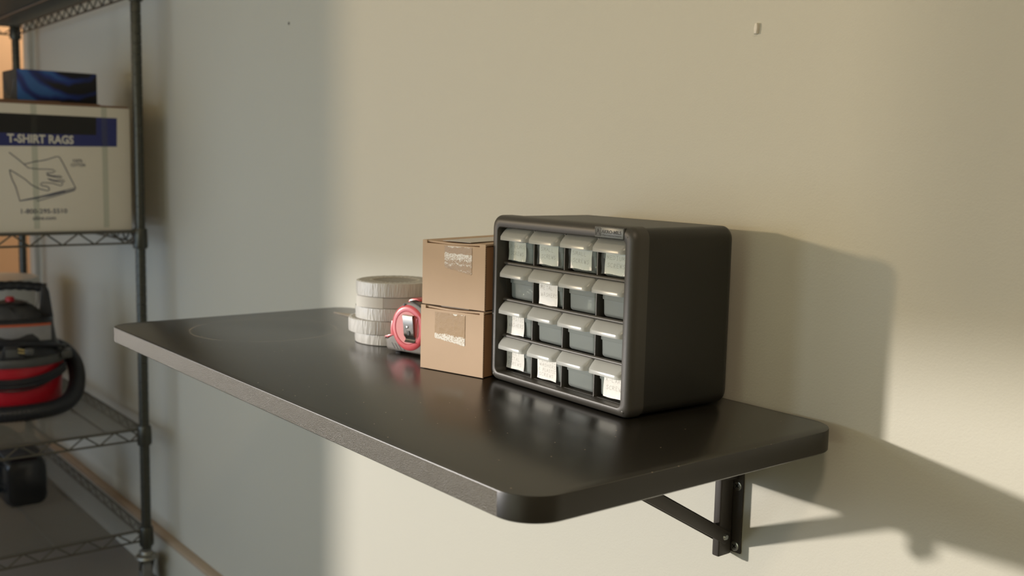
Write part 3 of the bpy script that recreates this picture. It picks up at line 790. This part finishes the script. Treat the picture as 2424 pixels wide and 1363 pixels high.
mb.out('clip_slot', 'tm_black', clip)
MB().lathe([(0, .0008), (.0014, .0006), (.0019, 0)], n=14, M4=Matrix.Translation((.0448, -.0074, .0418)) @ Matrix.Rotation(PI / 2, 4, 'X')).out('clip_screw', 'zinc', clip)
MB().prism([(.0545, .056), (.0605, .0555), (.0585, .028), (.0565, .027)], -.0034, -.0022, axis='y', bev=.0004).out('clip_side_strip', 'tm_red', tm)  # red strip along the right side of the clip

# ------------------------------------------------------------------ wall marks
tag(MB().prism([(-.0022, -.0062), (.0016, -.0058), (.0024, .001), (.0018, .0062), (-.0016, .0058), (-.0026, 0)], -.004, .0006, axis='y', bev=.0008).out('wall_plug', 'anchor', None, (-.153, WALL_Y, .438)), 'small pale wall plug stuck high on the beige wall', 'wall plug')
mb = MB(); mb.lathe([(0, .0010), (.0028, .0008), (.0034, -.0002)], n=16, M4=Matrix.Rotation(PI / 2, 4, 'X'))
tag(mb.out('nail_head', 'hole', None, (-1.353, WALL_Y, .551)), 'tiny dark nail head high on the beige wall beyond the table', 'nail')

# ------------------------------------------------------------------ wire shelving rack
RX0, RX1, RY0, RY1 = -3.265, -2.05, -.077, .38
rack = thing('wire_shelving_rack', 'dark wire shelving rack on casters standing along the wall', 'shelving', (0, 0, -FLOOR))
DECKS = (.703, .081, -.438, -.713)
def zf(z): return z + FLOOR
post0 = None
def post_mesh():
    mb = MB(); prof = []; z = -.765; r = .0127
    while z < .98:
        prof += [(r, zf(z)), (r, zf(z + .0225)), (r - .0010, zf(z + .0232)), (r - .0010, zf(z + .0250))]; z += .0254
    mb.lathe(prof, n=20); mb.sphere((0, 0, zf(.98)), r, 0, (1, 1, .5), 16, 6)
    return mb
for x in (RX1, RX0):
    for y in (RY1, RY0):
        if post0 is None: post0 = post_mesh().out('post', 'rackmetal', rack, (x, y, 0))
        else:
            o = post0.copy(); COL.objects.link(o); o.parent = rack; o.location = (x, y, 0)
def truss(mb, a, b, z, n, r=.0031):
    """two parallel wires with a zigzag between them, along a..b"""
    a, b = Vector(a), Vector(b); zl = z - .0285
    mb.tube([(a.x, a.y, z), (b.x, b.y, z)], r, 6); mb.tube([(a.x, a.y, zl), (b.x, b.y, zl)], r * .9, 6)
    P = []
    for k in range(2 * n + 1):
        p = a.lerp(b, k / (2 * n)); P.append((p.x, p.y, z if k % 2 == 0 else zl))
    for p, q in zip(P[:-1], P[1:]): mb.tube([p, q], r * .72, 5)
shelf0 = None
for z in DECKS:
    if shelf0 is None:
        mb = MB(); zz = 0
        for (p, q, n) in (((RX1, RY0), (RX1, RY1), 6), ((RX0, RY0), (RX0, RY1), 6), ((RX0, RY1), (RX1, RY1), 16), ((RX0, RY0), (RX1, RY0), 16)):
            truss(mb, (*p, 0), (*q, 0), zz, n)
        shelf0 = mb.out('shelf', 'rackdull', rack, (0, 0, zf(z)))
        mb = MB(); k = 0; x = RX0 + .012
        while x < RX1 - .006:
            mb.tube([(x, RY0, .0022), (x, RY1, .0022)], .0014, 4); x += .0122
        for y in (.02, .152, .285):
            mb.tube([(RX0, y, -.0012), (RX1, y, -.0012)], .0028, 5)
        mb.out('wire_deck', 'deckwire', shelf0)
        for x in (RX0, RX1):
            for y in (RY0, RY1):
                MB().lathe([(.0132, -.0430), (.0175, -.0420), (.0188, -.036), (.0182, -.014), (.0172, .006), (.0162, .0085), (.0132, .0090)], n=24).out('collar', 'rackmetal', shelf0, (x, y, 0))
    else:
        part_copy(shelf0, rack).location = (0, 0, zf(z))
# casters
cast0 = None
for x, y in ((RX1, RY1), (RX1, RY0), (RX0, RY1), (RX0, RY0)):
    if cast0 is None:
        mb = MB()
        mb.lathe([(0, .112), (.014, .112), (.017, .108), (.017, .103), (.028, .100), (.030, .094), (.0, .092)], n=24)
        for s in (-1, 1):
            mb.prism([(-.024, .096), (.024, .096), (-.030, .046), (-.046, .042), (-.050, .052), (-.030, .090)], s * .0165 - .0012, s * .0165 + .0012, axis='y', bev=.0004)
        cast0 = mb.out('caster', 'castersteel', rack, (x, y, 0))
        mb = MB(); W4 = Matrix.Translation((-.038, 0, .0505)) @ Matrix.Rotation(PI / 2, 4, 'X')
        mb.lathe([(0, .012), (.010, .014), (.012, .010), (.034, .010), (.036, .013), (.047, .013), (.050, .010), (.050, -.010), (.047, -.013), (.036, -.013), (.034, -.010), (.012, -.010), (.010, -.014), (0, -.012)], n=40, M4=W4)
        mb.out('wheel', 'rubber', cast0)
        cast0.rotation_euler = (0, 0, math.radians(-12))
    else:
        c = part_copy(cast0, rack); c.location = (x, y, 0)
# dark hardboard lying on the top shelf
bd = MB(); bd.box((RX0 + .02, -.068, 0), (RX1 - .03, .345, .012), 0, bev=.001)
bo = bd.out('hardboard_sheet', ['board'], None, (0, 0, .7072)); tag(bo, 'dark hardboard sheet lying on the top wire shelf', 'board')
MB().box((RX0 + .02, .345, .001), (RX1 - .03, .349, .0105), 0, bev=.0008).out('edge_strip', 'boardedge', bo)

# ------------------------------------------------------------------ T-shirt rags box on the rack
BZ0, BZ1, BXF, BY0, BY1 = .0855, .3935, -2.060, -.035, .3635
rag = thing('rag_box', 'large white T-SHIRT RAGS carton on the rack shelf, blue carton on top', 'box', (BXF, 0, BZ0))
mb = MB(); mb.box((-.44, BY0, 0), (0, BY1, BZ1 - BZ0), bev=.0025); mb.out('carton_body', 'boxwhite', rag)
def fz(z): return z - BZ0
def front(name, poly, x, mat, th=.0004):
    MB().prism([(y, fz(z)) for y, z in poly], x, x + th, axis='x').out(name, mat, rag)
front('blue_band', [(-.024, .2905), (.3292, .2970), (.3310, .3680), (-.020, .3690)], .0002, 'boxblue')
front('black_patch', [(-.018, .3225), (.2790, .3240), (.2802, .3684), (-.018, .3695)], .0008, 'boxblack')
RX_ = Matrix(((0, 0, 1, 0), (1, 0, 0, 0), (0, 1, 0, 0), (0, 0, 0, 1)))     # text XY -> YZ facing +x
def tx(y, z, x=.0010): return Matrix.Translation((x, y, fz(z))) @ RX_
mb = MB(); text_into(mb, 'T-SHIRT RAGS', w=.151, h=.0212, M4=tx(.0738, .3000, .0012), bold=.034); mb.out('title_lettering', 'boxprint', rag)
mb = MB()
text_into(mb, '100%', w=.0225, h=.0078, M4=tx(.2222, .2560, .0004), bold=.012)
text_into(mb, 'COTTON', w=.0345, h=.0078, M4=tx(.2165, .2455, .0004), bold=.012)
mb.out('cotton_lettering', 'boxink', rag); mb = MB()
text_into(mb, '1-800-295-5510', w=.106, h=.0118, M4=tx(.0992, .1305, .0004), bold=.016)
mb.out('phone_lettering', 'boxink', rag); mb = MB()
text_into(mb, 'uline.com', w=.053, h=.0098, M4=tx(.1252, .1150, .0004), bold=.014)
mb.out('web_lettering', 'boxink', rag)
LINES = [[(0.0768, 0.2773), (0.0937, 0.2634), (0.1093, 0.2493), (0.1185, 0.2408), (0.1444, 0.2382), (0.1637, 0.2382), (0.1748, 0.2372), (0.1803, 0.2337), (0.1732, 0.2295), (0.1593, 0.2294)], [(0.1592, 0.2267), (0.1716, 0.2225), (0.1912, 0.2221), (0.1951, 0.2197), (0.1911, 0.2174), (0.1743, 0.2201), (0.1605, 0.2238)], [(0.1617, 0.2159), (0.1783, 0.2108), (0.198, 0.2127), (0.2007, 0.2097), (0.1964, 0.2068), (0.1768, 0.2093), (0.1644, 0.2136)], [(0.1461, 0.2041), (0.1517, 0.2056), (0.1711, 0.2049), (0.1905, 0.1985), (0.1948, 0.1997), (0.1958, 0.2044)], [(0.1447, 0.2024), (0.1473, 0.1983), (0.1597, 0.1966), (0.1646, 0.1925), (0.165, 0.1878), (0.1608, 0.1857), (0.1429, 0.1901), (0.1241, 0.2002), (0.1109, 0.2132), (0.0924, 0.226), (0.0767, 0.2359)], [(0.1093, 0.2493), (0.1368, 0.257), (0.1505, 0.2587), (0.1645, 0.2627), (0.1842, 0.2696), (0.1897, 0.2691), (0.1978, 0.2551), (0.2125, 0.2229), (0.2273, 0.1918), (0.2186, 0.1873), (0.1674, 0.174), (0.134, 0.1673), (0.0971, 0.1611), (0.0888, 0.1958), (0.0813, 0.213), (0.0778, 0.2273), (0.0767, 0.2359)], [(0.2268, 0.1938), (0.2044, 0.1878), (0.1703, 0.179), (0.1341, 0.1702), (0.0971, 0.1617)], [(0.2258, 0.1879), (0.1842, 0.1748), (0.1366, 0.1609), (0.1334, 0.1662), (0.1675, 0.176), (0.2015, 0.1855)]]
mb = MB()
for l in LINES: mb.tube([(.0002, y, fz(z)) for y, z in l], .0011, 5)
mb.out('hand_drawing', 'boxink', rag)
mb = MB()
mb.box((.0009, .1275, fz(.094)), (.0013, .1410, fz(.3930))); mb.out('clear_tape', 'strip', rag)
MB().box((.0009, .2925, fz(.094)), (.0013, .3060, fz(.3930))).out('clear_tape', 'strip', rag)
# half-opened top flaps with brown board showing
mb = MB(); zt2 = BZ1 - BZ0
mb.box((-.21, BY0 + .003, zt2 + .0005), (-.002, BY1 - .003, zt2 + .0045), 0, bev=.001)
mb.box((-.43, BY0 + .003, zt2 + .0005), (-.225, BY1 - .003, zt2 + .0045), 0, bev=.001)
mb.box((-.20, .02, zt2 + .005), (-.012, .20, zt2 + .009), 0, bev=.001, M4=Matrix.Rotation(.012, 4, 'Y'))
mb.box((-.40, .01, zt2 + .005), (-.03, .30, zt2 + .0085), 0, bev=.001)
mb.out('top_flaps', 'brownflap', rag)

# ------------------------------------------------------------------ blue carton
glb = thing('glove_carton', 'blue and black swirl-printed carton on top of the white rags carton', 'box', (-2.315, .242, .4045), math.radians(1))
mb = MB(); mb.box((-.075, -.1, 0), (.062, .1, .084), 0, bev=.002)
o = mb.out('carton_body', ['boxend'], glb)
mb = MB(); mb.box((.0622, -.0985, .001), (.0630, .0985, .083), 0, bev=.0003); mb.out('swirl_print', 'swirl', glb)
mb = MB(); mb.tube([(-.055, -.1003, .06), (-.045, -.1003, .036), (-.02, -.1003, .017), (.005, -.1003, .014), (.03, -.1003, .03), (.045, -.1003, .06)], .0022, 6)
mb.out('arc_print', 'boxendmark', glb)

# ------------------------------------------------------------------ wet/dry vacuum
VB = Vector((-2.435, .150, -.4335))
vac = thing('wet_dry_vacuum', 'red drum shop vacuum with black lid, handle and hose on the rack', 'vacuum', VB, math.radians(-12))
mb = MB(); mb.lathe([(0, .004), (.112, .004), (.121, .010), (.124, .03), (.131, .146), (.131, .155)], n=56); mb.out('drum', 'vacred', vac)
mb = MB(); mb.lathe([(.126, .140), (.138, .141), (.140, .145), (.140, .160), (.137, .164), (.120, .167), (0, .167)], n=56); mb.out('collar', 'vacgrey', vac)
# motor housing: tapering rounded block
mb = MB(); rg = []
for z, w, d, r in ((.163, .258, .230, .10), (.178, .246, .216, .095), (.200, .228, .206, .08), (.240, .216, .192, .07), (.258, .214, .188, .065), (.263, .204, .178, .06)):
    rg.append([(x, y, z) for x, y in rrect(d, w, r, 8)])
mb.rings(rg, 0, True, False, True)
hous = mb.out('motor_housing', 'vacblack', vac)
mb = MB(); rg = [[(x + .0, y, z) for x, y in rrect(d, w, .06, 8)] for z, w, d in ((.262, .160, .15), (.276, .148, .138), (.292, .112, .10), (.302, .06, .055), (.304, .02, .02))]
mb.rings(rg, 0, True, False, True); mb.out('motor_dome', 'dusty', vac)
mb = MB(); mb.lathe([(.011, .300), (.012, .312), (.009, .317), (0, .318)], n=20); mb.out('power_knob', 'vacred', vac)
# curved panel with orange stripe on the front
mb = MB(); mb.rings([[(.1005 - .10 * (1 - math.cos(a)) * .35, .098 * math.sin(a) / math.sin(1.0), z) for a in [(-1 + 2 * k / 14) * 1.0 for k in range(15)]] for z in (.206, .246)], 0, False, solid=.002)
mb.out('panel_label', 'vacpanel', vac)
mb = MB(); mb.rings([[(.0995 - .10 * (1 - math.cos(a)) * .35, .098 * math.sin(a) / math.sin(1.0), z) for a in [(-1 + 2 * k / 14) * 1.0 for k in range(15)]] for z in (.2462, .2525)], 0, False, solid=.002)
mb.out('orange_stripe', 'vacorange', vac)
# handle: two legs and a ribbed grip
for s in (-1, 1):
    mb = MB(); mb.prism([(s * .072, .256), (s * .108, .256), (s * .099, .330), (s * .092, .346), (s * .078, .348), (s * .076, .325)], -.022, .022, axis='x', bev=.004)
    hd = mb.out('handle_leg', 'vacblack', vac)
mb = MB(); N = 33
mb.tube([(0, -.092 + .184 * k / (N - 1), .338 + .010 * math.sin(PI * k / (N - 1))) for k in range(N)], .0115, 12, rfun=lambda i: .0118 + (.0016 if i % 4 < 2 else 0))
mb.out('handle_grip', 'vacblack', vac)
# latch
mb = MB(); mb.prism([(-.030, .166), (.030, .166), (.020, .200), (.012, .206), (-.012, .206), (-.020, .200)], .126, .140, axis='x', bev=.003); mb.box((.1402, -.016, .172), (.1415, .016, .192), 1, bev=.0005)
mb.out('latch', ['vacblack', 'vacgrey'], vac)
# power cord wound over lid and drum, plug with prongs
mb = MB()
def arcpts(r, a0, a1, zfn, n=30): return [((r(t) if callable(r) else r) * math.cos(a0 + (a1 - a0) * t), (r(t) if callable(r) else r) * math.sin(a0 + (a1 - a0) * t), zfn(t)) for t in [k / n for k in range(n + 1)]]
for k in range(5):
    mb.tube(arcpts(.136 + .004 * (k % 2), -1.35, 1.25, lambda t, k=k: .170 + .004 * k * .6 + (.044 - .005 * k) * math.sin(PI * (t * .9 + .05)) ** 1.1), .0042, 7)
for k in range(4):
    mb.tube(arcpts(.141 + .002 * (k % 2), -1.3, 1.2, lambda t, k=k: .138 - .006 * k - (.030) * math.sin(PI * (t * .95 + .02))), .0042, 7)
mb.tube(arcpts(.139, -1.25, 1.2, lambda t: .126 - .046 * math.sin(PI * (t * .95 + .02))), .0022, 7)
crd = mb.out('power_cord', 'hose', vac)
mb = MB(); mb.box((.140, .030, .178), (.158, .052, .196), 0, bev=.004); mb.cyl((.150, .030, .191), (.153, .014, .196), .0022, 8, 1); mb.cyl((.150, .030, .183), (.153, .014, .187), .0022, 8, 1)
mb.out('plug', ['vacgrey', 'brass'], crd)
MB().box((.02, .122, .150), (.080, .150, .172), bev=.006).out('hose_clip', 'vacgrey', vac)
# ribbed hose lying round the drum and climbing the right side
ctrl = [(-.10, -.165, .030), (.02, -.178, .024), (.115, -.13, .0235), (.155, -.04, .0235), (.152, .05, .0245), (.125, .115, .030), (.080, .150, .048), (.025, .164, .080), (-.03, .160, .118), (-.075, .134, .150), (-.105, .09, .165)]
def catmull(P, m):
    o = []; P = [Vector(p) for p in P]
    for i in range(len(P) - 1):
        p0, p1, p2, p3 = P[max(i - 1, 0)], P[i], P[i + 1], P[min(i + 2, len(P) - 1)]
        for k in range(m):
            t = k / m; o.append(.5 * ((2 * p1) + (-p0 + p2) * t + (2 * p0 - 5 * p1 + 4 * p2 - p3) * t * t + (-p0 + 3 * p1 - 3 * p2 + p3) * t ** 3))
    return o + [P[-1]]
mb = MB(); mb.tube(catmull(ctrl, 26), .022, 16, rfun=lambda i: .0212 + (.0014 if i % 3 == 0 else 0)); mb.out('hose', 'hose', vac, ang=80)

# ------------------------------------------------------------------ bucket behind it
bk = thing('plastic_bucket', 'white lidded plastic bucket behind the vacuum on the rack', 'bucket', (-2.95, .212, -.4338))
mb = MB(); mb.lathe([(0, .001), (.112, .001), (.115, .005), (.128, .290), (.132, .292), (.132, .300)], n=48); mb.out('pail', 'bucket', bk)
mb = MB(); mb.lathe([(.131, .296), (.138, .297), (.138, .314), (.134, .317), (.126, .315), (0, .316)], n=48); mb.out('lid', 'bucket', bk)
mb = MB(); mb.tube([(.128 * math.cos(a), .134 * math.sin(a), .285 - .12 * max(0, math.cos(a))) for a in [(-.5 + k / 24) * PI for k in range(25)]], .0018, 6); mb.out('wire_handle', 'rackdull', bk)

# ------------------------------------------------------------------ circular saw on the bottom shelf
sw = thing('circular_saw', 'black circular saw with dusty toothed blade on the bottom rack shelf', 'saw', (-2.46, .165, -.7085), math.radians(0))
mb = MB(); rg = []
for x, k in ((-.085, .92), (-.05, 1.0), (.04, 1.0), (.072, .97), (.086, .88), (.091, .72)):
    rg.append([(x, y, z) for y, z in rrect(.112 * k, .142 * k, .026, 7, 0, .078)])
mb.rings(rg, 0, True, True, True); mb.box((-.06, -.035, .002), (.05, .035, .012), 0, bev=.002)
mot = mb.out('motor_housing', 'sawblack', sw)
mb = MB(); mb.box((-.07, -.05, .142), (.055, .05, .1505), 0, bev=.003); mb.out('dust_cap', 'dusty', sw)
mb = MB(); T = 40; pts = []
for k in range(T):
    a = 2 * PI * k / T; pts += [(.094 * math.cos(a), .094 * math.sin(a)), (.086 * math.cos(a + .02), .086 * math.sin(a + .02))]
mb.prism([(y - .05, z + .1) for y, z in pts], -.1015, -.0995, axis='x'); mb.out('blade', 'sawsteel', sw)
mb = MB(); mb.prism([(-.05 + .1 * math.cos(a), .106 + .1 * math.sin(a)) for a in [k / 16 * PI for k in range(17)]] + [(-.15, .096), (.05, .096)], -.122, -.108, axis='x', bev=.002); mb.out('blade_guard', 'sawblack', sw)
mb = MB(); mb.tube(catmull([(-.02, -.05, .10), (-.02, -.11, .13), (-.02, -.17, .12), (-.02, -.20, .07), (-.02, -.16, .03), (-.02, -.05, .05)], 8), .016, 12); mb.out('handle', 'sawblack', sw)

# ------------------------------------------------------------------ lift everything so the floor is z = 0
for o in list(SC.objects):
    if o.parent is None: o.location.z += FLOOR

# ------------------------------------------------------------------ light
def add_light(name, kind, loc, energy, col, **kw):
    l = bpy.data.lights.new(name, kind); l.energy = energy; l.color = col
    for k, v in kw.items(): setattr(l, k, v)
    o = bpy.data.objects.new(name, l); COL.objects.link(o); o.location = loc; return o
sun_dir = Vector((1.01, 1.0, -.155)).normalized()
s = add_light('sun', 'SUN', (-6, -6, 4), 2.42, (1.0, .92, .84), angle=math.radians(2.3))
s.rotation_euler = sun_dir.to_track_quat('-Z', 'Y').to_euler()
# unseen ceiling lamp added for warm fill
lamp = thing('added_ceiling_lamp', 'unseen round ceiling lamp added for warm fill behind the photographer', 'lamp', (.9, -.75, Z1 + FLOOR))
MB().lathe([(0, -.06), (.10, -.055), (.15, -.03), (.16, -.012), (.16, -.001), (0, -.001)], n=40).out('lamp_shade', 'trimwhite', lamp)
a = add_light('added_fill_light', 'AREA', (.9, -.75, Z1 + FLOOR - .075), 9, (1.0, .80, .58), shape='DISK', size=.3)
# unseen lamp added to brighten the peach wall
lamp2 = thing('added_ceiling_lamp', 'unseen round ceiling lamp added to light the peach wall', 'lamp', (-4.15, .85, Z1 + FLOOR))
MB().lathe([(0, -.06), (.10, -.055), (.15, -.03), (.16, -.012), (.16, -.001), (0, -.001)], n=40).out('lamp_shade', 'trimwhite', lamp2)
add_light('added_fill_light', 'AREA', (-4.15, .85, Z1 + FLOOR - .075), 9, (1.0, .84, .64), shape='DISK', size=.3)
# square cool work light on the front wall between the two windows
wl = thing('wall_lamp', 'square cool white work light on the wall behind the photographer', 'lamp', (-.885, Y0, .22 + FLOOR))
MB().box((-.14, 0, -.14), (.14, .035, .14), bev=.008).out('lamp_housing', 'castersteel', wl)
al = add_light('wall_lamp_light', 'AREA', (-.885, Y0 + .04, .22 + FLOOR), 2.6, (.84, .94, 1.0), shape='SQUARE', size=.22)
al.rotation_euler = (PI / 2, 0, 0)
# sky
w = bpy.data.worlds.new('sky'); SC.world = w; w.use_nodes = True
bg = w.node_tree.nodes['Background']; bg.inputs['Color'].default_value = (.66, .83, 1.08, 1); bg.inputs['Strength'].default_value = 1.45
# portal over the opening so the sky is sampled through it
pt = add_light('window_portal', 'AREA', ((WX0 + WX1) / 2, Y0 - .13, (WZ0 + WZ1) / 2 + FLOOR), 1, (1, 1, 1), shape='RECTANGLE', size=WX1 - WX0, size_y=WZ1 - WZ0)
pt.rotation_euler = (PI / 2, 0, 0); pt.data.cycles.is_portal = True

# ------------------------------------------------------------------ camera
cam = bpy.data.cameras.new('camera'); co = bpy.data.objects.new('camera', cam); COL.objects.link(co)
yaw, pitch, roll = .9002, .1193, .0219
d = Vector((-math.sin(yaw) * math.cos(pitch), math.cos(yaw) * math.cos(pitch), -math.sin(pitch)))
r = Vector((math.cos(yaw), math.sin(yaw), 0)); u = r.cross(d)
r2 = r * math.cos(roll) + u * math.sin(roll); u2 = u * math.cos(roll) - r * math.sin(roll)
Mx = Matrix((r2, u2, -d)).transposed().to_4x4(); Mx.translation = Vector((.6401, -.528, .277 + FLOOR))
co.matrix_world = Mx
cam.sensor_fit = 'HORIZONTAL'; cam.sensor_width = 36; cam.lens = 36 * 2460.4 / 2424
cam.clip_start = .02; cam.clip_end = 60
cam.dof.use_dof = True; cam.dof.focus_distance = 1.20; cam.dof.aperture_fstop = 5.6
SC.camera = co

SC.view_settings.view_transform = 'Standard'; SC.view_settings.look = 'None'
SC.view_settings.gamma = 1; SC.view_settings.use_curve_mapping = False
SC.view_settings.exposure = 0.6
SC.cycles.use_denoising = True
SC.cycles.max_bounces = 10; SC.cycles.diffuse_bounces = 6; SC.cycles.transparent_max_bounces = 16
SC.cycles.sample_clamp_indirect = 6
